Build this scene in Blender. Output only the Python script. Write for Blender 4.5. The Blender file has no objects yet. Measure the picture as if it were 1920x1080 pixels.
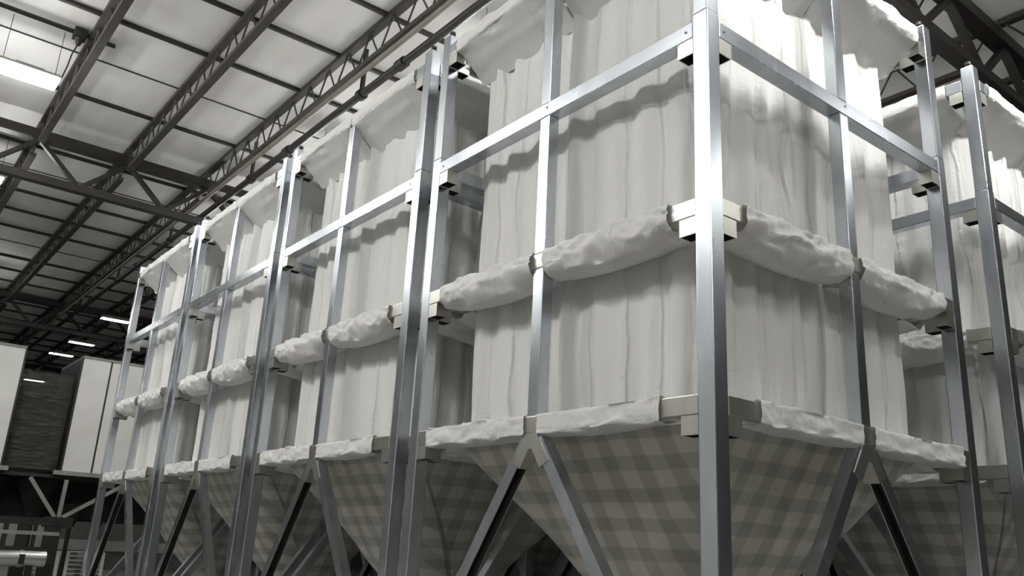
import bpy, bmesh, math, random
from mathutils import Vector, Matrix, noise
random.seed(7)
SC = bpy.context.scene
COL = SC.collection
PI = math.pi
NUM = ['first', 'second', 'third', 'fourth', 'fifth', 'sixth', 'seventh', 'eighth', 'ninth', 'tenth', 'eleventh',
       'twelfth', 'thirteenth', 'fourteenth', 'fifteenth', 'sixteenth', 'seventeenth', 'eighteenth', 'nineteenth',
       'twentieth', 'twenty-first', 'twenty-second', 'twenty-third', 'twenty-fourth', 'twenty-fifth', 'twenty-sixth',
       'twenty-seventh', 'twenty-eighth', 'twenty-ninth', 'thirtieth', 'thirty-first', 'thirty-second']

# ---------------------------------------------------------------- camera
CX, CY, CZ = 3.7406, -4.7440, 1.6
ROLL, PITCH, YAW, FPX = 0.0526144, 0.2997210, 2.4821482, 1587.12
fw = Vector((math.cos(PITCH) * math.cos(YAW), math.cos(PITCH) * math.sin(YAW), math.sin(PITCH)))
rt = Vector((math.sin(YAW), -math.cos(YAW), 0))
up = rt.cross(fw)
rt2 = math.cos(ROLL) * rt + math.sin(ROLL) * up
up2 = -math.sin(ROLL) * rt + math.cos(ROLL) * up
cam = bpy.data.objects.new('camera', bpy.data.cameras.new('camera'))
COL.objects.link(cam)
m = Matrix((rt2, up2, -fw)).transposed().to_4x4()
m.translation = Vector((CX, CY, CZ))
cam.matrix_world = m
cam.data.sensor_width = 36.0
cam.data.lens = FPX / 1920 * 36
cam.data.clip_end = 300
SC.camera = cam


def project(p):
    d = Vector(p) - Vector((CX, CY, CZ))
    w = d.dot(fw)
    if w < 0.2:
        return None
    return (960 + FPX * d.dot(rt2) / w, 540 - FPX * d.dot(up2) / w)


def in_view(pts, margin=30):
    for p in pts:
        q = project(p)
        if q and -margin < q[0] < 1920 + margin and -margin < q[1] < 1080 + margin:
            return True
    return False


# ---------------------------------------------------------------- materials
def new_mat(name):
    mt = bpy.data.materials.new(name)
    mt.use_nodes = True
    nt = mt.node_tree
    b = nt.nodes['Principled BSDF']
    return mt, nt, b


def lk(nt, a, b):
    nt.links.new(a, b)


def nd(nt, kind, **kw):
    n = nt.nodes.new(kind)
    for k, v in kw.items():
        if k in n.inputs:
            n.inputs[k].default_value = v
        else:
            setattr(n, k, v)
    return n


def noise_mix(nt, b, c1, c2, scale=4.0, detail=4.0, stretch=(1, 1, 1), coord='Object', lo=.35, hi=.65):
    tc = nd(nt, 'ShaderNodeTexCoord')
    mp = nd(nt, 'ShaderNodeMapping')
    mp.inputs['Scale'].default_value = stretch
    lk(nt, tc.outputs[coord], mp.inputs['Vector'])
    nz = nd(nt, 'ShaderNodeTexNoise', Scale=scale, Detail=detail)
    lk(nt, mp.outputs[0], nz.inputs['Vector'])
    cr = nd(nt, 'ShaderNodeValToRGB')
    cr.color_ramp.elements[0].position = lo
    cr.color_ramp.elements[1].position = hi
    cr.color_ramp.elements[0].color = (*c1, 1)
    cr.color_ramp.elements[1].color = (*c2, 1)
    lk(nt, nz.outputs['Fac'], cr.inputs['Fac'])
    lk(nt, cr.outputs['Color'], b.inputs['Base Color'])
    return nz, cr, mp


def mat_galv(name, c1, c2, rough):
    mt, nt, b = new_mat(name)
    b.inputs['Metallic'].default_value = 1.0
    nz, cr, mp = noise_mix(nt, b, c1, c2, 3.0, 5.0, (1, 1, .35))
    mr = nd(nt, 'ShaderNodeMapRange')
    mr.inputs['To Min'].default_value = rough - .03
    mr.inputs['To Max'].default_value = rough + .05
    lk(nt, nz.outputs['Fac'], mr.inputs['Value'])
    lk(nt, mr.outputs[0], b.inputs['Roughness'])
    return mt


def mat_simple(name, c1, c2, rough, scale=3.0, metallic=0.0, stretch=(1, 1, 1)):
    mt, nt, b = new_mat(name)
    noise_mix(nt, b, c1, c2, scale, 5.0, stretch)
    b.inputs['Roughness'].default_value = rough
    b.inputs['Metallic'].default_value = metallic
    return mt


GALV = mat_galv('galvanized_steel', (.56, .60, .645), (.69, .73, .775), .26)
GALV_B = mat_galv('galvanized_steel_dull', (.50, .495, .445), (.62, .615, .575), .34)
DARK = mat_simple('dark_painted_steel', (.014, .012, .011), (.022, .019, .017), .5)
JOIST = mat_simple('joist_paint', (.036, .033, .029), (.05, .046, .04), .6)
BEIGE = mat_simple('beige_paint', (.17, .16, .13), (.21, .20, .165), .5)
BLACK = mat_simple('black_paint', (.010, .009, .008), (.018, .016, .015), .5)
GREY = mat_simple('grey_painted_metal', (.20, .20, .19), (.27, .27, .25), .5)
PANEL = mat_simple('white_panel', (.66, .655, .63), (.72, .715, .69), .4, 1.2)
PANEL_B = mat_simple('pale_panel', (.68, .675, .64), (.75, .745, .71), .5, 1.2)
WALLM = mat_simple('hall_wall', (.085, .083, .078), (.105, .102, .095), .8, .6)
FLOORM = mat_simple('concrete_floor', (.19, .187, .175), (.25, .245, .23), .5, .8)
INSIDE_SHADE = mat_simple('tube_inside_shade', (.035, .030, .026), (.06, .052, .046), .7)  # shade inside brackets and braces, put into the colour as near-black
WALLF = mat_simple('pale_wall_cladding', (.62, .615, .60), (.68, .675, .66), .7, .6)
CHROME = mat_galv('bright_duct_metal', (.72, .72, .70), (.82, .82, .80), .28)


def mat_ceiling():
    mt, nt, b = new_mat('white_roof_lining')
    nz, cr, mp = noise_mix(nt, b, (.72, .71, .69), (.90, .897, .885), .55, 6.0, (.35, 1.4, 1), lo=.32, hi=.58)
    b.inputs['Roughness'].default_value = .55
    bp = nd(nt, 'ShaderNodeBump', Strength=.25, Distance=.05)
    lk(nt, nz.outputs['Fac'], bp.inputs['Height'])
    lk(nt, bp.outputs[0], b.inputs['Normal'])
    return mt


CEIL = mat_ceiling()


def mat_fabric(name, base, plaid=False, seam=.65):
    mt, nt, b = new_mat(name)
    b.inputs['Roughness'].default_value = .75
    if 'Sheen Weight' in b.inputs:
        b.inputs['Sheen Weight'].default_value = .15
    uv = nd(nt, 'ShaderNodeTexCoord')
    mp = nd(nt, 'ShaderNodeMapping')
    mp.inputs['Scale'].default_value = (4.2, .5, 1)
    lk(nt, uv.outputs['UV'], mp.inputs['Vector'])
    nz = nd(nt, 'ShaderNodeTexNoise', Scale=1.0, Detail=3.5, Roughness=.55, Distortion=.8)
    lk(nt, mp.outputs[0], nz.inputs['Vector'])
    nz2 = nd(nt, 'ShaderNodeTexNoise', Scale=14.0, Detail=4.0, Distortion=1.2)
    lk(nt, uv.outputs['UV'], nz2.inputs['Vector'])
    ad = nd(nt, 'ShaderNodeMath', operation='MULTIPLY_ADD')
    lk(nt, nz2.outputs['Fac'], ad.inputs[0])
    ad.inputs[1].default_value = .16
    lk(nt, nz.outputs['Fac'], ad.inputs[2])
    su = nd(nt, 'ShaderNodeSeparateXYZ')
    lk(nt, uv.outputs['UV'], su.inputs[0])
    wob0 = nd(nt, 'ShaderNodeTexNoise', Scale=1.1, Detail=1.0)
    lk(nt, uv.outputs['UV'], wob0.inputs['Vector'])
    ua = nd(nt, 'ShaderNodeMath', operation='MULTIPLY_ADD')
    lk(nt, wob0.outputs['Fac'], ua.inputs[0])
    ua.inputs[1].default_value = .22
    lk(nt, su.outputs['X'], ua.inputs[2])
    pg = nd(nt, 'ShaderNodeMath', operation='PINGPONG')
    lk(nt, ua.outputs[0], pg.inputs[0])
    pg.inputs[1].default_value = .195
    ms = nd(nt, 'ShaderNodeMapRange')
    ms.inputs['From Min'].default_value = .030
    ms.inputs['From Max'].default_value = .004
    lk(nt, pg.outputs[0], ms.inputs['Value'])
    mp2 = nd(nt, 'ShaderNodeMapping')
    mp2.inputs['Scale'].default_value = (2.0, 12.0, 1)
    lk(nt, uv.outputs['UV'], mp2.inputs['Vector'])
    pz = nd(nt, 'ShaderNodeTexNoise', Scale=1.0, Detail=2.0)
    lk(nt, mp2.outputs[0], pz.inputs['Vector'])
    pm = nd(nt, 'ShaderNodeMath', operation='MULTIPLY')
    lk(nt, pz.outputs['Fac'], pm.inputs[0])
    lk(nt, ms.outputs[0], pm.inputs[1])
    ad2 = nd(nt, 'ShaderNodeMath', operation='MULTIPLY_ADD')
    lk(nt, pm.outputs[0], ad2.inputs[0])
    ad2.inputs[1].default_value = 0.0 if plaid else seam
    lk(nt, ad.outputs[0], ad2.inputs[2])
    bp = nd(nt, 'ShaderNodeBump', Strength=.8, Distance=.05)
    lk(nt, ad2.outputs[0], bp.inputs['Height'])
    lk(nt, bp.outputs[0], b.inputs['Normal'])
    col = nd(nt, 'ShaderNodeMix', data_type='RGBA')
    nz3 = nd(nt, 'ShaderNodeTexNoise', Scale=.8, Detail=2.0)
    lk(nt, uv.outputs['Object'], nz3.inputs['Vector'])
    lk(nt, nz3.outputs['Fac'], col.inputs['Factor'])
    col.inputs['A'].default_value = (*[c * .93 for c in base], 1)
    col.inputs['B'].default_value = (*[min(1, c * 1.04) for c in base], 1)
    out = col.outputs['Result']
    if plaid:
        sp = nd(nt, 'ShaderNodeSeparateXYZ')
        # slightly wavy straps
        wob = nd(nt, 'ShaderNodeTexNoise', Scale=1.6, Detail=2.0)
        lk(nt, uv.outputs['UV'], wob.inputs['Vector'])
        vm = nd(nt, 'ShaderNodeVectorMath', operation='MULTIPLY_ADD')
        lk(nt, wob.outputs['Color'], vm.inputs[0])
        vm.inputs[1].default_value = (.10, .10, 0)
        lk(nt, uv.outputs['UV'], vm.inputs[2])
        lk(nt, vm.outputs[0], sp.inputs[0])
        bands = []
        for ax, pitch, off in (('X', .36, .02), ('Y', .31, .07)):
            a = nd(nt, 'ShaderNodeMath', operation='ADD')
            lk(nt, sp.outputs[ax], a.inputs[0])
            a.inputs[1].default_value = off + 20
            p = nd(nt, 'ShaderNodeMath', operation='PINGPONG')
            lk(nt, a.outputs[0], p.inputs[0])
            p.inputs[1].default_value = pitch / 2
            r = nd(nt, 'ShaderNodeMapRange')
            r.inputs['From Min'].default_value = pitch * .20
            r.inputs['From Max'].default_value = pitch * .26
            r.inputs['To Min'].default_value = .76
            r.inputs['To Max'].default_value = 1.0
            lk(nt, p.outputs[0], r.inputs['Value'])
            bands.append(r)
        mu = nd(nt, 'ShaderNodeMath', operation='MULTIPLY')
        lk(nt, bands[0].outputs[0], mu.inputs[0])
        lk(nt, bands[1].outputs[0], mu.inputs[1])
        sc = nd(nt, 'ShaderNodeVectorMath', operation='SCALE')
        lk(nt, out, sc.inputs[0])
        lk(nt, mu.outputs[0], sc.inputs['Scale'])
        out = sc.outputs[0]
    lk(nt, out, b.inputs['Base Color'])
    # thin woven cloth lets a little light through
    tr = nd(nt, 'ShaderNodeBsdfTranslucent')
    lk(nt, out, tr.inputs['Color'])
    lk(nt, bp.outputs[0], tr.inputs['Normal'])
    mx = nd(nt, 'ShaderNodeMixShader')
    mx.inputs[0].default_value = .14
    o = nt.nodes['Material Output']
    lk(nt, b.outputs[0], mx.inputs[1])
    lk(nt, tr.outputs[0], mx.inputs[2])
    lk(nt, mx.outputs[0], o.inputs['Surface'])
    return mt


FABRIC = mat_fabric('white_woven_fabric', (.75, .746, .73))
FLAP = mat_fabric('white_flap_fabric', (.75, .746, .73), seam=0.0)
HOPPERM = mat_fabric('checked_woven_fabric', (.66, .645, .585), plaid=True)


def mat_emit(name, col, s):
    mt, nt, b = new_mat(name)
    b.inputs['Base Color'].default_value = (.9, .9, .88, 1)
    b.inputs['Emission Color'].default_value = (*col, 1)
    b.inputs['Emission Strength'].default_value = s
    return mt


LENS = mat_emit('lit_lamp_lens', (1.0, .99, .965), 95)
LENS_F = mat_emit('lit_flood_lens', (1.0, .99, .965), 195)
LENS_S = mat_emit('added_fill_lens', (1.0, .99, .965), 190)


def mat_film():
    mt, nt, b = new_mat('dark_plastic_film')
    b.inputs['Base Color'].default_value = (.15, .148, .14, 1)
    b.inputs['Roughness'].default_value = .10
    tc = nd(nt, 'ShaderNodeTexCoord')
    mp = nd(nt, 'ShaderNodeMapping')
    mp.inputs['Scale'].default_value = (1, 1.2, 4.5)
    lk(nt, tc.outputs['Object'], mp.inputs['Vector'])
    nz = nd(nt, 'ShaderNodeTexNoise', Scale=2.2, Detail=7.0, Distortion=1.5)
    lk(nt, mp.outputs[0], nz.inputs['Vector'])
    bp = nd(nt, 'ShaderNodeBump', Strength=1.0, Distance=.25)
    lk(nt, nz.outputs['Fac'], bp.inputs['Height'])
    lk(nt, bp.outputs[0], b.inputs['Normal'])
    tr = nd(nt, 'ShaderNodeBsdfTransparent')
    tr.inputs['Color'].default_value = (.8, .8, .8, 1)
    mx = nd(nt, 'ShaderNodeMixShader')
    mx.inputs[0].default_value = .42
    lk(nt, b.outputs[0], mx.inputs[1])
    lk(nt, tr.outputs[0], mx.inputs[2])
    lk(nt, mx.outputs[0], nt.nodes['Material Output'].inputs['Surface'])
    return mt


FILM = mat_film()


# ---------------------------------------------------------------- mesh helpers
def finish(bm, name, mat, smooth=False, angle=None):
    bmesh.ops.recalc_face_normals(bm, faces=bm.faces)
    me = bpy.data.meshes.new(name)
    bm.to_mesh(me)
    bm.free()
    me.materials.append(mat)
    if smooth:
        for p in me.polygons:
            p.use_smooth = True
        if angle:
            me.set_sharp_from_angle(angle=angle)
    return me


def obj(name, me, parent=None, rz=0.0):
    o = bpy.data.objects.new(name, me)
    COL.objects.link(o)
    if parent:
        o.parent = parent
    if rz:
        o.rotation_euler = (0, 0, rz)
    return o


def tag(o, label=None, cat=None, group=None, kind=None):
    if label: o['label'] = label
    if cat: o['category'] = cat
    if group: o['group'] = group
    if kind: o['kind'] = kind
    return o


def empty(name, loc, rz=0):
    o = bpy.data.objects.new(name, None)
    COL.objects.link(o)
    o.location = loc
    o.rotation_euler = (0, 0, rz)
    o.empty_display_size = .2
    return o


def kids(o):
    return [c for c in bpy.data.objects if c.parent == o]


def copy_tree(o, parent=None, table=None):
    if table is None:
        table = {}
        for c in bpy.data.objects:
            if c.parent:
                table.setdefault(c.parent.name, []).append(c)
    c = o.copy()
    COL.objects.link(c)
    c.parent = parent
    for ch in table.get(o.name, []):
        copy_tree(ch, c, table)
    return c


def add_box(bm, x0, x1, y0, y1, z0, z1, bev=0.0):
    r = bmesh.ops.create_cube(bm, size=1)
    vs = r['verts']
    for v in vs:
        v.co = Vector(((x0 + x1) / 2 + v.co.x * (x1 - x0), (y0 + y1) / 2 + v.co.y * (y1 - y0), (z0 + z1) / 2 + v.co.z * (z1 - z0)))
    if bev:
        es = list({e for v in vs for e in v.link_edges})
        bmesh.ops.bevel(bm, geom=es, offset=bev, segments=3, profile=.5, affect='EDGES')


def add_bar(bm, a, b, w, h, bev=0.0, upv=Vector((0, 0, 1))):
    """rectangular bar from a to b; w across, h along upv"""
    a, b = Vector(a), Vector(b)
    d = (b - a)
    L = d.length
    d.normalize()
    s = d.cross(upv)
    if s.length < 1e-4:
        s = d.cross(Vector((0, 1, 0)))
    s.normalize()
    u = s.cross(d)
    r = bmesh.ops.create_cube(bm, size=1)
    for v in r['verts']:
        c = v.co.copy()
        v.co = a + d * ((c.x + .5) * L) + s * (c.y * w) + u * (c.z * h)
    if bev:
        es = list({e for v in r['verts'] for e in v.link_edges})
        bmesh.ops.bevel(bm, geom=es, offset=bev, segments=2, profile=.5, affect='EDGES')


def add_rod(bm, a, b, r, n=8, r2=None):
    a, b = Vector(a), Vector(b)
    d = b - a
    q = d.to_track_quat('Z', 'Y')
    mat = Matrix.Translation((a + b) / 2) @ q.to_matrix().to_4x4()
    bmesh.ops.create_cone(bm, cap_ends=True, segments=n, radius1=r, radius2=r if r2 is None else r2, depth=d.length, matrix=mat)


def box_mesh(name, mat, *a, bev=0.0):
    bm = bmesh.new()
    add_box(bm, *a, bev=bev)
    return finish(bm, name, mat)


# ---------------------------------------------------------------- the silo
W = 4.0
HW = W / 2
PW = .153
ZA, ZB, ZC, ZD, ZTOP = 2.66, 4.18, 5.747, 7.30, 7.53
RH = .0735          # half height of a rail
LEVELS = (ZA, ZB, ZC, ZD)
INSET = .40


def rail_mesh(z, mat):
    return box_mesh('rail', mat, -HW + PW, HW - PW, -HW, -HW + PW * .96, z - RH, z + RH, bev=.008)


def bracket_mesh(side):
    """open ended stub of square tube standing under the end of a rail"""
    bm = bmesh.new()
    t1 = HW - PW - .002
    t0 = t1 - .158
    if side < 0:
        t0, t1 = -t1, -t0
    y0, y1 = -HW + .006, -HW + PW - .01
    z1, z0 = -RH - .001, -RH - .142
    w = .009
    o = [(t0, y0), (t1, y0), (t1, y1), (t0, y1)]
    i = [(t0 + w, y0 + w), (t1 - w, y0 + w), (t1 - w, y1 - w), (t0 + w, y1 - w)]
    def ring(pts, z): return [bm.verts.new((x, y, z)) for x, y in pts]
    r1, r2, r3, r4 = ring(o, z1), ring(o, z0), ring(i, z0), ring(i, z1 - .004)
    for a, b in ((r1, r2), (r2, r3), (r3, r4)):
        for k in range(4):
            bm.faces.new((a[k], a[(k + 1) % 4], b[(k + 1) % 4], b[k]))
    bm.faces.new(r1)
    bm.faces.new(r4)
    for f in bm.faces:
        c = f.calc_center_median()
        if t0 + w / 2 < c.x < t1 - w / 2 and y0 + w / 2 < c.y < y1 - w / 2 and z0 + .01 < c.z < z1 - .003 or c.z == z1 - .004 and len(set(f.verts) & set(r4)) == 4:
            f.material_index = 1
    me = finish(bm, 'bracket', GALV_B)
    me.materials.append(INSIDE_SHADE)
    return me


def outline(h, r, n_str, n_arc):
    """rounded square, counter-clockwise; gives (x, y, nx, ny, s, face parameter)"""
    pts = []
    s = 0.0
    corners = [(h - r, -h + r, -PI / 2), (h - r, h - r, 0), (-h + r, h - r, PI / 2), (-h + r, -h + r, PI)]
    for f in range(4):
        c, sn = [(1, 0), (0, 1), (-1, 0), (0, -1)][f]
        L = 2 * (h - r)
        for k in range(n_str):
            t = -(h - r) + L * k / n_str
            x, y = t * c - (-h) * sn, t * sn + (-h) * c
            pts.append((x, y, sn, -c, s + L * k / n_str, t / h))
        s += L
        cx, cy, a0 = corners[f]
        La = r * PI / 2
        for k in range(n_arc):
            a = a0 + PI / 2 * k / n_arc
            pts.append((cx + r * math.cos(a), cy + r * math.sin(a), math.cos(a), math.sin(a), s + La * k / n_arc, 1.0))
        s += La
    return pts, s


def ring_surface(bm, rings, uvfn):
    uvl = bm.loops.layers.uv.new('UVMap')
    rows = [[bm.verts.new(p[:3]) for p in ring] for ring in rings]
    n = len(rows[0])
    for j in range(len(rows) - 1):
        for i in range(n):
            k = (i + 1) % n
            f = bm.faces.new((rows[j][i], rows[j][k], rows[j + 1][k], rows[j + 1][i]))
            for lp, (jj, ii) in zip(f.loops, ((j, i), (j, i + 1), (j + 1, i + 1), (j + 1, i))):
                lp[uvl].uv = uvfn(jj, ii)
    return rows


def bag_mesh():
    h = HW - INSET
    pts, S = outline(h, .11, 132, 7)
    z0, z1, nz = ZA - .06, ZD + .02, 150
    rnd = random.Random(3)
    waves = [(rnd.uniform(.16, .62), rnd.uniform(0, 6.28), rnd.uniform(-.10, .10), rnd.uniform(.5, 1)) for _ in range(9)]
    seams = [-.82, -.50, -.17, .14, .47, .80]
    rings = []
    for j in range(nz + 1):
        z = z0 + (z1 - z0) * j / nz
        # position inside its bay, 0 at a tied level, 1 in the middle
        lv = [ZA, ZB, ZD]
        lo = max([l for l in lv if l <= z + 1e-6] or [ZA])
        hi = min([l for l in lv if l > z + 1e-6] or [ZD + .01])
        q = (z - lo) / max(hi - lo, .01)
        bay = math.sin(PI * min(max(q, 0), 1))
        near_tie = min(1.0, min(abs(z - l) for l in lv) / .5)
        ring = []
        for x, y, nx, ny, s, fp in pts:
            d = 0.0
            for wl, ph, dr, am in waves:
                n_ = max(3, round(S / wl))
                d += am * math.sin(2 * PI * n_ * s / S + ph + dr * (z - 4) * 6 + 1.3 * noise.noise((s * .7, z * .6, wl * 9)))
            amp = .010 + .009 * (1 - near_tie)
            d *= amp
            inner = max(0.0, 1 - abs(fp)) ** .5
            d += .045 * bay * inner
            d += .010 * noise.noise((s * 1.3, z * .9, 4.0)) * 2
            for sm in seams:
                e = (fp - sm) * h
                g = math.exp(-(e / .028) ** 2)
                if g > .01:
                    d += g * (.014 + .020 * noise.noise((sm * 7 + s * .2, z * 16, 1.7)))
            ring.append((x + nx * d, y + ny * d, z))
        rings.append(ring)
    bm = bmesh.new()
    ss = [p[4] for p in pts] + [S]
    rows = ring_surface(bm, rings, lambda j, i: (ss[i], z0 + (z1 - z0) * j / nz))
    bm.faces.new(rows[-1])          # closed cloth top
    return finish(bm, 'fabric_bag', FABRIC, True, 1.2)


def hopper_mesh():
    rings = []
    nk = 46
    n_str, n_arc = 44, 10
    vs = []
    base, _ = outline(1.0, .1, n_str, n_arc)
    for j in range(nk + 1):
        k = j / nk
        h = (HW - INSET + .03) * (1 - k) + .20 * k
        h += .05 * math.sin(PI * k)
        r = min(h * .98, .16 + .28 * math.sin(PI * min(k * .8, 1)))
        z = ZA - .05 - (ZA - .05 - .56) * k
        pts, S = outline(h, r, n_str, n_arc)
        ring = []
        for x, y, nx, ny, s, fp in pts:
            d = .05 * noise.noise((x * .9, y * .9, z * .9)) + .016 * noise.noise((x * 4, y * 4, z * 3))
            d += .02 * (1 - abs(fp)) * math.sin(PI * k)
            ring.append((x + nx * d, y + ny * d, z))
        rings.append(ring)
        vs.append(pts)
    bm = bmesh.new()
    n = len(vs[0])
    per = n_str + n_arc

    def uv(j, i):
        f = min(i // per, 3)
        i2 = i % n
        p = vs[j][i2]
        t = p[0] * [1, 0, -1, 0][f] + p[1] * [0, 1, 0, -1][f]
        return (t + f * 7.13, j / nk * 2.62)
    rows = ring_surface(bm, rings, uv)
    bm.faces.new(rows[-1])
    return finish(bm, 'hopper', HOPPERM, True, 1.2)


def spline(pts, n):
    out = []
    P = [pts[0]] + list(pts) + [pts[-1]]
    m_ = len(pts) - 1
    for i in range(n + 1):
        u = i / n * m_
        k = min(int(u), m_ - 1)
        t = u - k
        p0, p1, p2, p3 = (Vector(P[k + a]) for a in range(4))
        out.append(.5 * ((2 * p1) + (-p0 + p2) * t + (2 * p0 - 5 * p1 + 4 * p2 - p3) * t * t + (-p0 + 3 * p1 - 3 * p2 + p3) * t ** 3))
    return out


def sleeve_mesh(level, t0, t1, seed):
    """cloth flap sewn to the bag and wrapped round a rail; profile as (inset, height above rail centre)"""
    bm = bmesh.new()
    uvl = bm.loops.layers.uv.new('UVMap')
    nt_, npf = 110, 36
    rows = []
    rnd = random.Random(seed)
    ph = rnd.uniform(0, 6)
    for i in range(nt_ + 1):
        q = i / nt_
        t = t0 + (t1 - t0) * q
        mid = math.sin(PI * q)
        if level == 'A':
            sg = .012 + .02 * mid
            prof = [(INSET, .02), (INSET - .06, .085), (.17, .082), (.05, .088), (-.008, .083), (-.017, .045),
                    (-.017, -.05), (-.006, -.088 - sg * .3), (.07, -.094 - sg), (.17, -.09 - sg * .8), (.30, -.06 - sg * .3), (INSET, -.03)]
            cr = .026
        elif level == 'B':
            # the flap hangs slack: tight at the end next to the corner, slack towards the mullion
            far = q if seed % 2 else 1 - q
            sg = .02 + .085 * mid + .03 * far
            fr = .008 + .022 * mid
            prof = [(INSET, .10), (INSET - .10, .112), (.17, .10), (.06, .097), (-.006, .082), (-.02 - fr * .4, .03),
                    (-.024 - fr, -.05), (.0, -.09 - sg * .55), (.075, -.11 - sg), (.18, -.12 - sg), (.30, -.10 - sg * .75), (INSET + .01, -.10 - sg * .3)]
            cr = .046
        else:
            sg = .04 + .05 * mid
            prof = [(INSET, .06), (INSET - .12, .12), (.17, .105), (.06, .10), (-.006, .085), (-.022, .03),
                    (-.024, -.06), (.01, -.10), (.09, -.125 - sg * .5), (.18, -.17 - sg * .8), (.29, -.26 - sg * .7), (INSET + .01, -.40 - sg * .3)]
            cr = .022
        pf = spline(prof, npf)
        row = []
        for j, p in enumerate(pf):
            e = math.sin(PI * j / npf)
            n1 = noise.noise((t * 3.1 + seed * 3, j * .30, seed * 1.7))
            n2 = noise.noise((t * 5.5 + j * .22 + seed, j * .34, seed * 2.3))
            n3 = noise.noise((t * 11 - j * .3 + seed, j * .55 + t * 3, seed * .3))
            k = cr * e
            din = p[0] - k * (1.1 * abs(n1) + .55 * n2 + .35 * n3) + (.004 if p[0] < .16 else 0)
            dz = p[1] + k * (.75 * n1 + .55 * n2 + .25 * n3)
            if p[1] > .06: dz = max(dz, RH + .004)
            if -.07 < p[1] < .07 and p[0] < .1: din = min(din, -.003)
            row.append(bm.verts.new((t + .012 * n2 * (1 if 0 < i < nt_ else .6), -HW + din, dz)))
        rows.append(row)
    for i in range(nt_):
        for j in range(npf):
            f = bm.faces.new((rows[i][j], rows[i + 1][j], rows[i + 1][j + 1], rows[i][j + 1]))
            for lp, (a, b) in zip(f.loops, ((i, j), (i + 1, j), (i + 1, j + 1), (i, j + 1))):
                lp[uvl].uv = (t0 + (t1 - t0) * a / nt_ + seed, b / npf * .9)
    return finish(bm, 'sleeve', FLAP, True)


def brace_mesh(side):
    """folded channel, open towards the inside of the fork"""
    bm = bmesh.new()
    top = Vector((.085 * side, -HW + .062, ZA - RH - .06))
    foot = Vector((1.85 * side, -HW + .062, .03))
    d = (foot - top).normalized()
    n = Vector((0, 1, 0)).cross(d)
    if n.z > 0: n = -n
    h, w = .058, .009
    prof = [(-h, h), (-h, -h), (h, -h), (h, -h + w), (-h + w, -h + w), (-h + w, h - w), (h, h - w), (h, h)]
    rings = [[bm.verts.new(p + n * a + Vector((0, b, 0))) for a, b in prof] for p in (top, foot)]
    k = len(prof)
    for q in range(k):
        f = bm.faces.new((rings[0][q], rings[0][(q + 1) % k], rings[1][(q + 1) % k], rings[1][q]))
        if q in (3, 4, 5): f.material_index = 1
    for r in rings: bm.faces.new(r)
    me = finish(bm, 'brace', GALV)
    me.materials.append(INSIDE_SHADE)
    return me


def gusset_mesh():
    """folded cap plate where the two braces meet under the rail"""
    bm = bmesh.new()
    pr = [(-.075, ZA - RH - .002), (.075, ZA - RH - .002), (.245, ZA - RH - .245), (.135, ZA - RH - .305), (.02, ZA - RH - .14), (-.02, ZA - RH - .14), (-.135, ZA - RH - .305), (-.245, ZA - RH - .245)]
    for a in range(2):
        pass
    f0 = [bm.verts.new((x, -HW - .004, z)) for x, z in pr]
    f1 = [bm.verts.new((x, -HW + .136, z)) for x, z in pr]
    bm.faces.new(f0)
    bm.faces.new(f1)
    n = len(pr)
    for k in range(n):
        bm.faces.new((f0[k], f0[(k + 1) % n], f1[(k + 1) % n], f1[k]))
    return finish(bm, 'gusset_plate', GALV_B)


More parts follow.
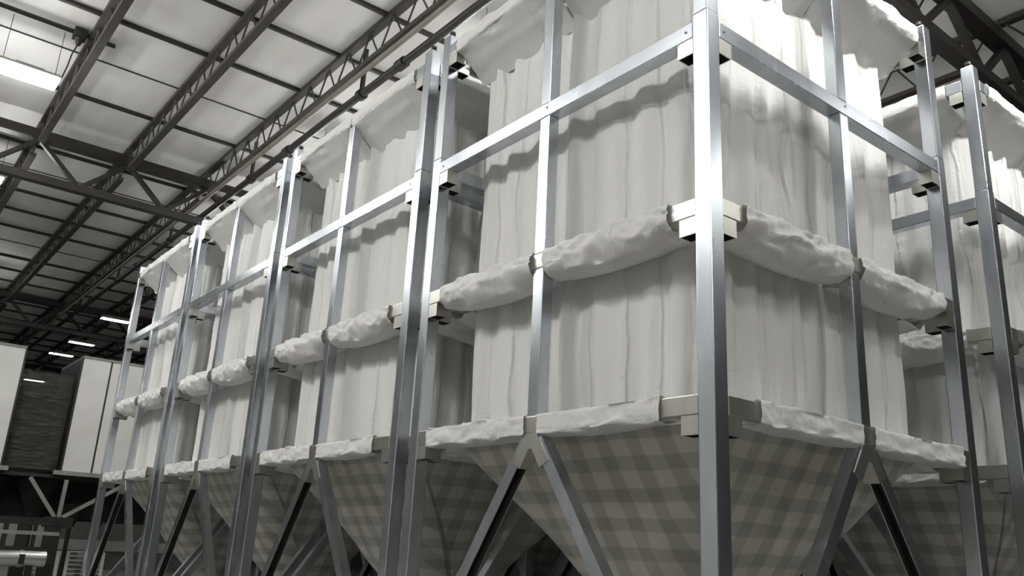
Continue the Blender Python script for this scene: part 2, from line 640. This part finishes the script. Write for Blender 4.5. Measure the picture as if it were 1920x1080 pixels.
def make_silo():
    root = empty('fabric_silo', (0, 0, 0))
    # posts: one per corner, standing at (+HW, -HW) and turned
    low = box_mesh('corner_post', GALV, HW - PW, HW, -HW, -HW + PW, .0, ZC + .135, bev=.010)
    upp = box_mesh('upper_section', GALV, HW - PW + .003, HW - .003, -HW + .003, -HW + PW - .003, ZC + .1351, ZTOP, bev=.010)
    bm = bmesh.new()
    add_rod(bm, (HW - PW / 2, -HW + PW / 2, ZTOP), (HW - PW / 2, -HW + PW / 2, ZTOP + .05), .022, 10)
    add_rod(bm, (HW - PW / 2, -HW + PW / 2, ZTOP + .05), (HW - PW / 2, -HW + PW / 2, ZTOP + .085), .036, 10)
    bolt_top = finish(bm, 'lifting_bolt', BLACK, True, .6)
    bm = bmesh.new()
    add_box(bm, HW - .24, HW + .03, -HW - .03, -HW + .24, 0, .018)
    foot = finish(bm, 'foot_plate', GALV_B)
    br = {s: bracket_mesh(s) for s in (1, -1)}
    posts = []
    for f in range(4):
        p = obj('corner_post', low, root, f * PI / 2)
        posts.append(p)
        obj('upper_section', upp, p)
        obj('lifting_bolt', bolt_top, p)
        obj('foot_plate', foot, p)
    for f in range(4):
        for z in LEVELS:
            # the stub at the +t end of face f belongs to post f, the one at the -t end to post f-1
            o = obj('bracket', br[1], posts[f])
            o.location = (0, 0, z)
            o = obj('bracket', br[-1], posts[(f - 1) % 4], PI / 2)
            o.location = (0, 0, z)
    # rails
    bm = bmesh.new()
    add_rod(bm, (0, -HW - .006, ZC), (0, -HW + .01, ZC), .011, 8)
    bolt = finish(bm, 'bolt', GREY)
    rm = {z: rail_mesh(z, GALV if z in (ZC, ZD) else GALV_B) for z in LEVELS}
    for f in range(4):
        for z in LEVELS:
            r = obj('rail', rm[z], root, f * PI / 2)
            if z == ZC:
                for t, dz in ((0.03, .02), (1.78, .0), (-1.78, .0)):
                    obj('bolt', bolt, r).location = (t, 0, dz)
    # mullions, cut at every rail
    mw = .070
    for za, zb in ((ZA, ZB), (ZB, ZC), (ZC, ZD)):
        me = box_mesh('mullion', GALV, -mw, mw, -HW + .004, -HW + .13, za + RH + .001, zb - RH - .001, bev=.008)
        for f in range(4):
            obj('mullion', me, root, f * PI / 2)
    # braces below
    bms = {s: brace_mesh(s) for s in (1, -1)}
    gm = gusset_mesh()
    for f in range(4):
        for s in (1, -1):
            obj('brace', bms[s], root, f * PI / 2)
        obj('gusset_plate', gm, root, f * PI / 2)
    # bag, flaps and hopper
    bag = obj('fabric_bag', bag_mesh(), root)
    seed = 10
    for lv, z in (('A', ZA), ('B', ZB), ('D', ZD)):
        for f in range(2):
            for a, b in ((-1.60, -.085), (.085, 1.60)):
                if lv == 'D':
                    a, b = ((-1.66, -.01), (.01, 1.66))[0 if a < 0 else 1]
                if lv == 'A':
                    a, b = ((-1.66, -.085), (.085, 1.50))[0 if a < 0 else 1] if f == 0 else ((-1.50, -.085), (.085, 1.70))[0 if a < 0 else 1]
                seed += 1
                me = sleeve_mesh(lv, a, b, seed)
                for g in (f, f + 2):
                    o = obj('sleeve', me, bag, g * PI / 2)
                    o.location = (0, 0, z)
    hp = obj('hopper', hopper_mesh(), root)
    bm = bmesh.new()
    add_rod(bm, (0, 0, .30), (0, 0, .60), .20, 24)
    add_rod(bm, (0, 0, .285), (0, 0, .315), .27, 24)
    obj('outlet', finish(bm, 'outlet', DARK, True, .6), hp)
    return root


GAP_X, GAP_Y = .265, 1.056
SILO_LABELS = {
    (0, 0): 'white fabric silo in galvanized frame, the largest, its corner post nearest the camera',
    (0, 1): 'second white fabric silo along the front row, beyond the nearest one',
    (0, 2): 'third white fabric silo along the front row, between second and end silo',
    (0, 3): 'end silo of the front row, standing beside the white panelled bins',
    (1, 0): 'white fabric silo cut off by the right edge, behind the nearest silo',
    (1, 1): 'back row silo hidden behind the second front silo, hopper showing under it',
    (1, 2): 'back row silo standing behind the third front silo, mostly hidden',
    (1, 3): 'back row silo standing behind the end silo of the front row',
}
proto = make_silo()
TABLE = {}
for c_ in bpy.data.objects:
    if c_.parent:
        TABLE.setdefault(c_.parent.name, []).append(c_)
for (r, k), lab in SILO_LABELS.items():
    s = proto if (r, k) == (0, 0) else copy_tree(proto, None, TABLE)
    s.location = (-HW - k * (W + GAP_X), HW + r * (W + GAP_Y), 0)
    tag(s, lab, 'silo', 'fabric silos in galvanized frames')

# ---------------------------------------------------------------- hall shell
X0, X1, Y0, Y1, HC = -64.0, 16.0, -17.0, 25.0, 11.0


def structure(name, me):
    return tag(obj(name, me), kind='structure')


structure('floor', box_mesh('floor', FLOORM, X0, X1, Y0, Y1, -.2, 0))
structure('ceiling', box_mesh('ceiling', CEIL, X0, X1, Y0, Y1, HC, HC + .2))
structure('wall_left', box_mesh('wall_left', WALLM, X0 - .2, X0, Y0, Y1, 0, HC))
structure('wall_right', box_mesh('wall_right', WALLM, X1, X1 + .2, Y0, Y1, 0, HC))
structure('wall_front', box_mesh('wall_front', WALLF, X0, X1, Y0 - .2, Y0, 0, HC))
structure('wall_back', box_mesh('wall_back', WALLM, X0, X1, Y1, Y1 + .2, 0, HC))

# girders across the hall (along Y)
GX = [-1.3, -18.1, -35.6, -53.0]
GNAME = ['dark roof truss crossing the ceiling at the upper right corner', 'dark roof truss crossing the ceiling left of the fabric silos',
         'dark roof truss beyond the end of the silo row', 'farthest dark roof truss, above the white panelled bins']


def girder():
    t = empty('roof_girder', (0, 0, 0))
    ztop, zbot = 10.58, 9.5
    obj('top_chord', box_mesh('top_chord', DARK, -.14, .14, Y0 + .1, Y1 - .1, ztop - .12, ztop + .12), t)
    obj('bottom_chord', box_mesh('bottom_chord', DARK, -.12, .12, Y0 + .1, Y1 - .1, zbot - .09, zbot + .09), t)
    step = 2.05
    n = int((Y1 - Y0) / step)
    wide = bmesh.new()
    add_bar(wide, (0, -.98, zbot + .08), (0, 0, ztop - .1), .13, .10)
    wide_me = finish(wide, 'web_member', DARK)
    wide = bmesh.new()
    add_bar(wide, (0, .98, zbot + .08), (0, 0, ztop - .1), .13, .10)
    wide_me2 = finish(wide, 'web_member', DARK)
    for k in range(n):
        y = -8.6 - 2.05 * 4 + step * k
        if y - 1 < Y0 + .2 or y + 1 > Y1 - .2: continue
        for me in (wide_me, wide_me2):
            o = obj('web_member', me, t)
            o.location = (0, y, 0)
    return t


g0 = girder()
tb = {}
for c_ in bpy.data.objects:
    if c_.parent: tb.setdefault(c_.parent.name, []).append(c_)
for i, x in enumerate(GX):
    g = g0 if i == 0 else copy_tree(g0, None, tb)
    g.location = (x, 0, 0)
    tag(g, GNAME[i], 'roof truss', 'roof trusses across the hall')

# open web joists (along X) between girders
JY = [-8.6, -6.55, -4.52, -2.48, -.44, 1.58, 3.62, 5.66, 7.7, 9.74, 11.78, 13.82, 15.86, 17.9]
BAYS = [(GX[1], GX[0], 'in the bay ending at the near truss'),
        (GX[2], GX[1], 'in the bay beyond the near truss'),
        (GX[3], GX[2], 'in the farthest bay above the bins'),
        (GX[0], 12.0, 'in the upper right corner bay')]


def joist(L):
    t = empty('roof_joist', (0, 0, 0))
    zt, zb = 10.93, 10.27
    obj('top_chord', box_mesh('top_chord', JOIST, .05, L - .05, -.075, .075, zt - .055, zt + .045), t)
    obj('bottom_chord', box_mesh('bottom_chord', JOIST, .5, L - .5, -.075, .075, zb - .045, zb + .045), t)
    bm = bmesh.new()
    n = int((L - 1.2) / .86)
    p = (L - 1.2) / n
    for k in range(n):
        x = .6 + p * k
        add_rod(bm, (x, 0, zb), (x + p / 2, 0, zt), .018, 6)
        add_rod(bm, (x + p / 2, 0, zt), (x + p, 0, zb), .018, 6)
    add_rod(bm, (.1, 0, zt), (.6, 0, zb), .02, 6)
    add_rod(bm, (L - .1, 0, zt), (L - .6, 0, zb), .02, 6)
    obj('web', finish(bm, 'web', JOIST), t)
    return t


for bx0, bx1, where in BAYS:
    L = bx1 - bx0
    keep = [y for y in JY if in_view([(bx0 + L * q / 12, y, z) for q in range(13) for z in (10.3, 10.9)])]
    first = None
    for i, y in enumerate(keep):
        if first is None:
            first = j = joist(L)
            tb = {}
            for c_ in bpy.data.objects:
                if c_.parent: tb.setdefault(c_.parent.name, []).append(c_)
        else:
            j = copy_tree(first, None, tb)
        j.location = (bx0, y, 0)
        tag(j, 'open-web roof joist, %s from left, %s' % (NUM[i], where), 'roof joist', 'open-web roof joists')

# straps that hold the roof lining, across the joists
xs = []
x = -8.55
while x > -56:
    xs.append(x)
    x -= 1.87
n_s = 0
for i, x in enumerate(xs):
    if min(abs(x - g) for g in GX) < .35: continue
    thick = .012 if i % 4 == 3 else .038
    zc = HC - thick - .002
    me = box_mesh('ceiling_strap', DARK, -thick, thick, Y0 + .2, Y1 - .2, -thick, thick)
    o = obj('ceiling_strap', me)
    o.location = (x, 0, zc)
    tag(o, '%s ceiling strap under the white roof lining, %s one counted from the camera' % ('thin wire-like' if thick < .03 else 'dark flat', NUM[n_s]),
        'ceiling strap', 'straps under the roof lining')
    n_s += 1

# pipe beside the joist above the silos, with droppers
PY, PZ = 1.79, 9.92
bm = bmesh.new()
add_rod(bm, (X0 + 1, 0, 0), (8, 0, 0), .075, 16)
for x in (-3, -8.3, -13.2, -19.2, -25, -31):
    add_rod(bm, (x - .12, 0, 0), (x + .12, 0, 0), .105, 16)
o = obj('sprinkler_pipe', finish(bm, 'sprinkler_pipe', BLACK, True, .6))
o.location = (0, PY, PZ)
tag(o, 'long black sprinkler pipe running above the front edge of the silos', 'pipe')
bm = bmesh.new()
add_rod(bm, (X0 + 1, 0, 0), (8, 0, 0), .05, 14)
o = obj('conduit_pipe', finish(bm, 'conduit_pipe', BEIGE, True, .6))
o.location = (0, 1.57, 10.14)
tag(o, 'beige pipe running under the joist beside the black sprinkler pipe', 'pipe')
for i, x in enumerate((-9.8, -15.3, -21.5, -27.3, -33)):
    t = empty('pipe_hanger', (x, PY, PZ))
    obj('rod', box_mesh('rod', BLACK, -.05, .05, -.03, .03, .10, 1.0), t)
    bm = bmesh.new()
    R1, R2 = .078, .112
    rr = [[bm.verts.new((xx, r_ * math.cos(a * PI / 8), r_ * math.sin(a * PI / 8))) for a in range(16)]
          for xx, r_ in ((-.06, R1), (.06, R1), (.06, R2), (-.06, R2))]
    for q in range(4):
        for a in range(16):
            bm.faces.new((rr[q][a], rr[q][(a + 1) % 16], rr[(q + 1) % 4][(a + 1) % 16], rr[(q + 1) % 4][a]))
    obj('clamp', finish(bm, 'clamp', BLACK, True, .6), t)
    tag(t, 'black hanger post holding the sprinkler pipe, %s from the camera' % NUM[i], 'pipe hanger', 'hangers of the sprinkler pipe')


# ---------------------------------------------------------------- lamps
def lamp():
    t = empty('highbay_lamp', (0, 0, 0))
    bm = bmesh.new()
    add_box(bm, -.235, .235, -.55, .55, .05, .11, bev=.02)
    add_box(bm, -.09, .09, -.25, .25, .13, .20, bev=.015)
    obj('housing', finish(bm, 'housing', GREY, True, .6), t)
    obj('lens', box_mesh('lens', LENS, -.23, .23, -.52, .52, -.05, .049, bev=.03), t)
    for s in (-1, 1):
        bm = bmesh.new()
        add_rod(bm, (0, s * .45, .13), (0, s * .45, 1.15), .006, 6)
        obj('hanger_wire', finish(bm, 'hanger_wire', DARK), t)
    return t


LAMPS = {(-13.45, -3.4): 'bright lamp at the upper left, nearest of those in view',
         (-19.85, -3.4): 'lamp cut off by the left edge of the picture',
         (-33.0, 3.2): 'lit lamp beyond the end silo, the higher of two close together',
         (-39.2, 3.3): 'lit lamp beyond the end silo, the lower of two close together',
         (-43.0, 3.2): 'small far lamp seen above the gap between white panels',
         (-53.2, 3.8): 'farthest small lamp seen through the dark plastic film'}
LAMPS[(2.3, 2.6)] = None  # added lamp, brightens the top edges of the sleeves
for x in (12.1, 5.7, -.7, -7.1, -13.45, -19.85):
    for y in (-10.0, 3.2, 9.8):
        if (x, y) in LAMPS: continue
        if (x, y) in ((-.7, 9.8), (-19.85, 9.8), (-19.85, -10.0)): continue
        LAMPS[(x, y)] = None
LAMPS[(-26.3, 3.2)] = None
LAMPS[(-32.6, -2.4)] = None  # added lamp out of view, brightens the low partition behind the bins
L0 = lamp()
LENS_D = mat_emit('lit_recessed_lens', (1.0, .99, .965), 45)
RECESS = box_mesh('lens', LENS_D, -.22, .22, -.52, .52, .02, .049)
bm = bmesh.new()
add_box(bm, -.235, .235, -.55, .55, .05, .11)
for a_ in (-.235, .225):
    add_box(bm, a_, a_ + .01, -.55, .55, -.02, .05)
for a_ in (-.55, .54):
    add_box(bm, -.235, .235, a_, a_ + .01, -.02, .05)
SKIRT = finish(bm, 'housing', GREY)
FLOOD_B = box_mesh('lens', LENS_S, -.17, .17, -.53, .53, -.03, .049)
FLOOD = box_mesh('lens', LENS_F, -.17, .17, -.53, .53, -.03, .049)
tb = {}
for c_ in bpy.data.objects:
    if c_.parent: tb.setdefault(c_.parent.name, []).append(c_)
for i, ((x, y), lab) in enumerate(LAMPS.items()):
    t = L0 if i == 0 else copy_tree(L0, None, tb)
    t.location = (x, y, 9.8)
    if x < -22 and x != -32.6:
        for c_ in t.children:
            if c_.name.startswith('lens'): c_.data = RECESS
            if c_.name.startswith('housing'): c_.data = SKIRT
    if lab is None:
        lab = 'highbay lamp hung over the silos and aisles'
    tag(t, lab, 'lamp', 'highbay lamps')

def flood(p, tgt, lens, lab):
    t = empty('flood_lamp', p)
    d = Vector(tgt) - Vector(p)
    t.rotation_euler = d.to_track_quat('-Z', 'X').to_euler()
    bm = bmesh.new()
    add_box(bm, -.235, .235, -.55, .55, .05, .11, bev=.02)
    obj('housing', finish(bm, 'housing', GREY), t)
    obj('lens', lens, t)
    inv_ = t.rotation_euler.to_matrix().inverted()
    bm = bmesh.new()
    add_rod(bm, (0, 0, .1), inv_ @ Vector((0, 0, HC - p[2])), .02, 8)
    obj('hanger_pole', finish(bm, 'hanger_pole', DARK), t)
    tag(t, lab, 'lamp', 'tilted aisle lamps')


for i, x in enumerate((-3.4, -9.2, -15.2)):
    flood((x, -7.2, 9.6), (x + .3, 0, 2.2), FLOOD, 'added fill lamp out of view, tilted towards the near silo')
flood((8.5, -7.6, 9.6), (-2, 1, 4.5), FLOOD_B, 'added fill lamp out of view, tilted towards the near silo')  # added fill light for the right-hand faces and the gaps between silos


for i, y in enumerate((.7, 2.6, 5.9, 7.8)):  # added spots without fixtures, make the bright band high on the right-hand faces
    sp = bpy.data.lights.new('added_spot', 'SPOT')
    sp.energy = 850
    sp.color = (1, .99, .965)
    sp.shadow_soft_size = .07
    p = Vector((2.5, y, 9.3))
    tgt = Vector((-.4, y + .1, 7.7))
    lo = Vector((-.4, y + .1, 5.45)) - p
    sp.spot_size = 2 * (tgt - p).angle(lo)
    sp.spot_blend = .12
    o = bpy.data.objects.new('added_spot', sp)
    COL.objects.link(o)
    o.location = p
    o.rotation_euler = (tgt - p).to_track_quat('-Z', 'Y').to_euler()

# junction box with the cable of the big lamp
t = empty('junction_box', (-13.2, -2.72, 10.78))
bm = bmesh.new()
add_box(bm, -.12, .12, -.12, .12, .0, .2, bev=.02)
add_rod(bm, (0, 0, -.14), (0, 0, .0), .04, 10, .09)
obj('box', finish(bm, 'box', BLACK, True, .6), t)
bm = bmesh.new()
pp = [Vector((0, 0, -.12)), Vector((-.03, -.06, -.35)), Vector((-.1, -.08, -.6)), Vector((-.22, -.12, -.84))]
for a, b in zip(pp, pp[1:]): add_rod(bm, a, b, .014, 6)
obj('cable', finish(bm, 'cable', BLACK), t)
bm = bmesh.new()
add_rod(bm, (0, -6.5, .12), (0, .65, .12), .045, 10)
obj('conduit', finish(bm, 'conduit', BLACK, True, .6), t)
tag(t, 'black junction box with hanging cable above the nearest visible lamp', 'junction box')

# ---------------------------------------------------------------- far bins at the left
BX = -26.0


def bin_unit(y0, y1, seams, label):
    t = empty('panelled_bin', (BX - 1.6, (y0 + y1) / 2, 0))
    yo = (y0 + y1) / 2
    def P(name, mat, *a, bev=0):
        me = box_mesh(name, mat, a[0] - BX + 1.6, a[1] - BX + 1.6, a[2] - yo, a[3] - yo, a[4], a[5], bev=bev)
        return obj(name, me, t)
    e = [y0] + seams + [y1]
    for a, b in zip(e, e[1:]):
        P('wall_panel', PANEL, BX - 3.2, BX, a + .03, b - .03, 3.25, 6.82)
    for s in seams + [y0 + .02, y1 - .02]:
        P('joint_strip', DARK, BX - 3.1, BX - .02, s - .05, s + .05, 3.24, 6.80)
    P('top_trim', GREY, BX - 3.2, BX + .03, y0, y1, 6.82, 6.90)
    P('bottom_beam', GREY, BX - .12, BX + .06, y0 - .2, y1 + .2, 3.12, 3.25)
    tag(t, label, 'bin', 'white panelled bins at the far left')
    return t


bin_unit(-5.2, -.66, [-2.0], 'white panelled bin at the left edge, left of the dark film')
bin_unit(.98, 7.0, [1.86, 3.5, 5.1], 'white panelled bin between the dark film and the end silo')
# plastic film between the bins
bm = bmesh.new()
uvl = bm.loops.layers.uv.new('UVMap')
g_ = []
for j in range(41):
    row = []
    for i in range(25):
        y = -.60 + 1.52 * i / 24
        z = 3.25 + 3.0 * j / 40
        row.append(bm.verts.new((.10 * noise.noise((y * 2, z * 3.2, 1)) + .05 * noise.noise((y * 6, z * 7, 2)), y - .16, z)))
    g_.append(row)
for j in range(40):
    for i in range(24):
        bm.faces.new((g_[j][i], g_[j][i + 1], g_[j + 1][i + 1], g_[j + 1][i]))
o = obj('plastic_film', finish(bm, 'plastic_film', FILM, True))
o.location = (BX - .45, .16, 0)
tag(o, 'dark crinkled plastic film hanging between the two white panelled bins', 'plastic film')
for i, z in enumerate((3.5, 3.85, 4.2, 4.7, 5.6)):
    o = obj('shelf_beam', box_mesh('shelf_beam', DARK, -.05, .05, -.82, .82, -.06, .06))
    o.location = (BX - 1.0, .16, z)
    tag(o, 'dark beam behind the plastic film, %s from the bottom' % NUM[i], 'beam', 'beams behind the film')
# support struts below the bins
t = empty('bin_support', (BX, 1.18, 0))
ends = [(-1.0, 2.98), (.02, 2.98), (1.75, 2.98)]
for dy, z in ends:
    bm = bmesh.new()
    add_bar(bm, (-.02, dy, z), (-.02, (0.1 if dy > 0.5 else (-.12 if dy < -.5 else 0)), 1.86), .10, .11)
    obj('strut', finish(bm, 'strut', GREY), t)
bm = bmesh.new()
add_box(bm, -.15, .15, -.4, .4, 1.55, 1.86)
add_box(bm, -.1, .1, -.12, .12, 0, 1.55)
obj('column', finish(bm, 'column', BLACK), t)
tag(t, 'grey struts fanning up from a black column under the bins', 'support')


def cone_hopper(y, r, z0, z1, lab):
    bm = bmesh.new()
    add_rod(bm, (0, 0, z1), (0, 0, z0), r, 20, .12)
    add_rod(bm, (0, 0, z0), (0, 0, 0), .07, 10)
    o = obj('discharge_hopper', finish(bm, 'discharge_hopper', BLACK, True, .6))
    o.location = (BX - 1.5, y, 0)
    tag(o, lab, 'hopper', 'black discharge hoppers under the bins')


cone_hopper(.72, .72, 1.75, 3.0, 'black cone hopper behind the fanned grey struts')
cone_hopper(1.85, .36, 1.6, 2.3, 'small black hopper with drain pipe, right of the fanned struts')
cone_hopper(2.65, .36, 1.6, 2.3, 'small black hopper with drain pipe, nearest the end silo')
cone_hopper(-.95, .85, 1.75, 3.0, 'black cone hopper above the left machine frame')
DECK = o = obj('hopper_deck', box_mesh('hopper_deck', DARK, BX - 3.1, BX - .2, -5, 6.8, 3.02, 3.12))
tag(o, 'dark underside deck below the white panelled bins', 'deck')

obj('apron_panel', box_mesh('apron_panel', DARK, BX - 3.04, BX - 2.96, -5, 6.2, 1.78, 3.02), DECK)

# machine frame with bright gaps, silver duct
t = empty('machine_frame', (BX + 2.0, 0, 0))
MX = BX + 2.0
for y, hw in ((-2.6, .12), (-1.95, .12), (-1.3, .12), (-.85, .12), (-.48, .05), (-.06, .13), (.25, .04), (.68, .19)):
    bm = bmesh.new()
    add_box(bm, -.1, .1, y - hw, y + hw, 0, 1.75)
    obj('upright', finish(bm, 'upright', BLACK), t)
for z, h in ((1.70, .10), (1.38, .05), (.95, .06), (.62, .06)):
    bm = bmesh.new()
    add_box(bm, -.12, .12, -2.8, .87, z - h, z + h)
    obj('crossbar', finish(bm, 'crossbar', BLACK if z != 1.38 else GREY), t)
tag(t, 'black machine frame with crossbars under the white panelled bins', 'machine')
t = empty('duct', (MX + .9, -.58, .72))
bm = bmesh.new()
add_rod(bm, (0, -2.2, 0), (0, 1.05, 0), .21, 28)
obj('tube', finish(bm, 'tube', CHROME, True, .6), t)
bm = bmesh.new()
for y in (-.6, .45):
    add_rod(bm, (0, y - .05, 0), (0, y + .05, 0), .232, 28)
obj('clamp_band', finish(bm, 'clamp_band', CHROME, True, .6), t)
bm = bmesh.new()
add_box(bm, .16, .26, .38, .52, -.14, .12)
obj('latch', finish(bm, 'latch', BLACK), t)
for y in (-1.2, .7):
    bm = bmesh.new()
    add_box(bm, -.08, .08, y - .08, y + .08, -.72, -.205)
    obj('stand', finish(bm, 'stand', BLACK), t)
tag(t, 'shiny silver duct with clamp band in front of the black machine', 'duct')

# things beyond, low at the far left
o = obj('low_partition', box_mesh('low_partition', PANEL_B, -.1, .1, -6, 2.68, 0, 2.4))
o.location = (BX - 9, 0, 0)
tag(o, 'pale low partition seen through the gaps of the black machine frame', 'partition')
o = obj('partition_board', box_mesh('partition_board', GREY, -.1, .1, 2.7, 9, 0, 2.8))
o.location = (BX - 9, 0, 0)
b_ = obj('pale_band', box_mesh('pale_band', PANEL_B, .101, .12, 2.75, 8.9, .72, 1.12), o)
b_['label'] = 'pale horizontal band'
tag(o, 'grey board with a pale band seen behind the black hopper pipes', 'board')
for c, y in enumerate((1.35, 2.75)):
    for k in range(6):
        bm = bmesh.new()
        for q in range(5):
            add_box(bm, -.5 + q * .23, -.5 + q * .23 + .09, -.6, .6, .11, .135)
        for q in (-.55, 0, .55):
            add_box(bm, -.5, .5, q - .05, q + .05, 0, .11)
        o = obj('pallet', finish(bm, 'pallet', PANEL_B))
        o.location = (BX - 3.0, y, .0 + .136 * k)
        tag(o, 'pale slatted pallet, %s from the floor in the %s stack' % (NUM[k], ('left', 'right')[c]), 'pallet', 'pallets stacked behind the hoppers')

# ---------------------------------------------------------------- light and colour
w = bpy.data.worlds.new('hall_air')
SC.world = w
w.use_nodes = True
w.node_tree.nodes['Background'].inputs['Color'].default_value = (.5, .5, .5, 1)
w.node_tree.nodes['Background'].inputs['Strength'].default_value = .03

SC.view_settings.view_transform = 'Standard'
SC.view_settings.look = 'None'
SC.view_settings.gamma = 1
SC.view_settings.exposure = -0.12

SC.view_settings.use_curve_mapping = False
SC.cycles.use_denoising = True
SC.cycles.max_bounces = 6
SC.cycles.diffuse_bounces = 3
SC.cycles.glossy_bounces = 3
SC.cycles.adaptive_threshold = 0.02
SC.cycles.sample_clamp_indirect = 6
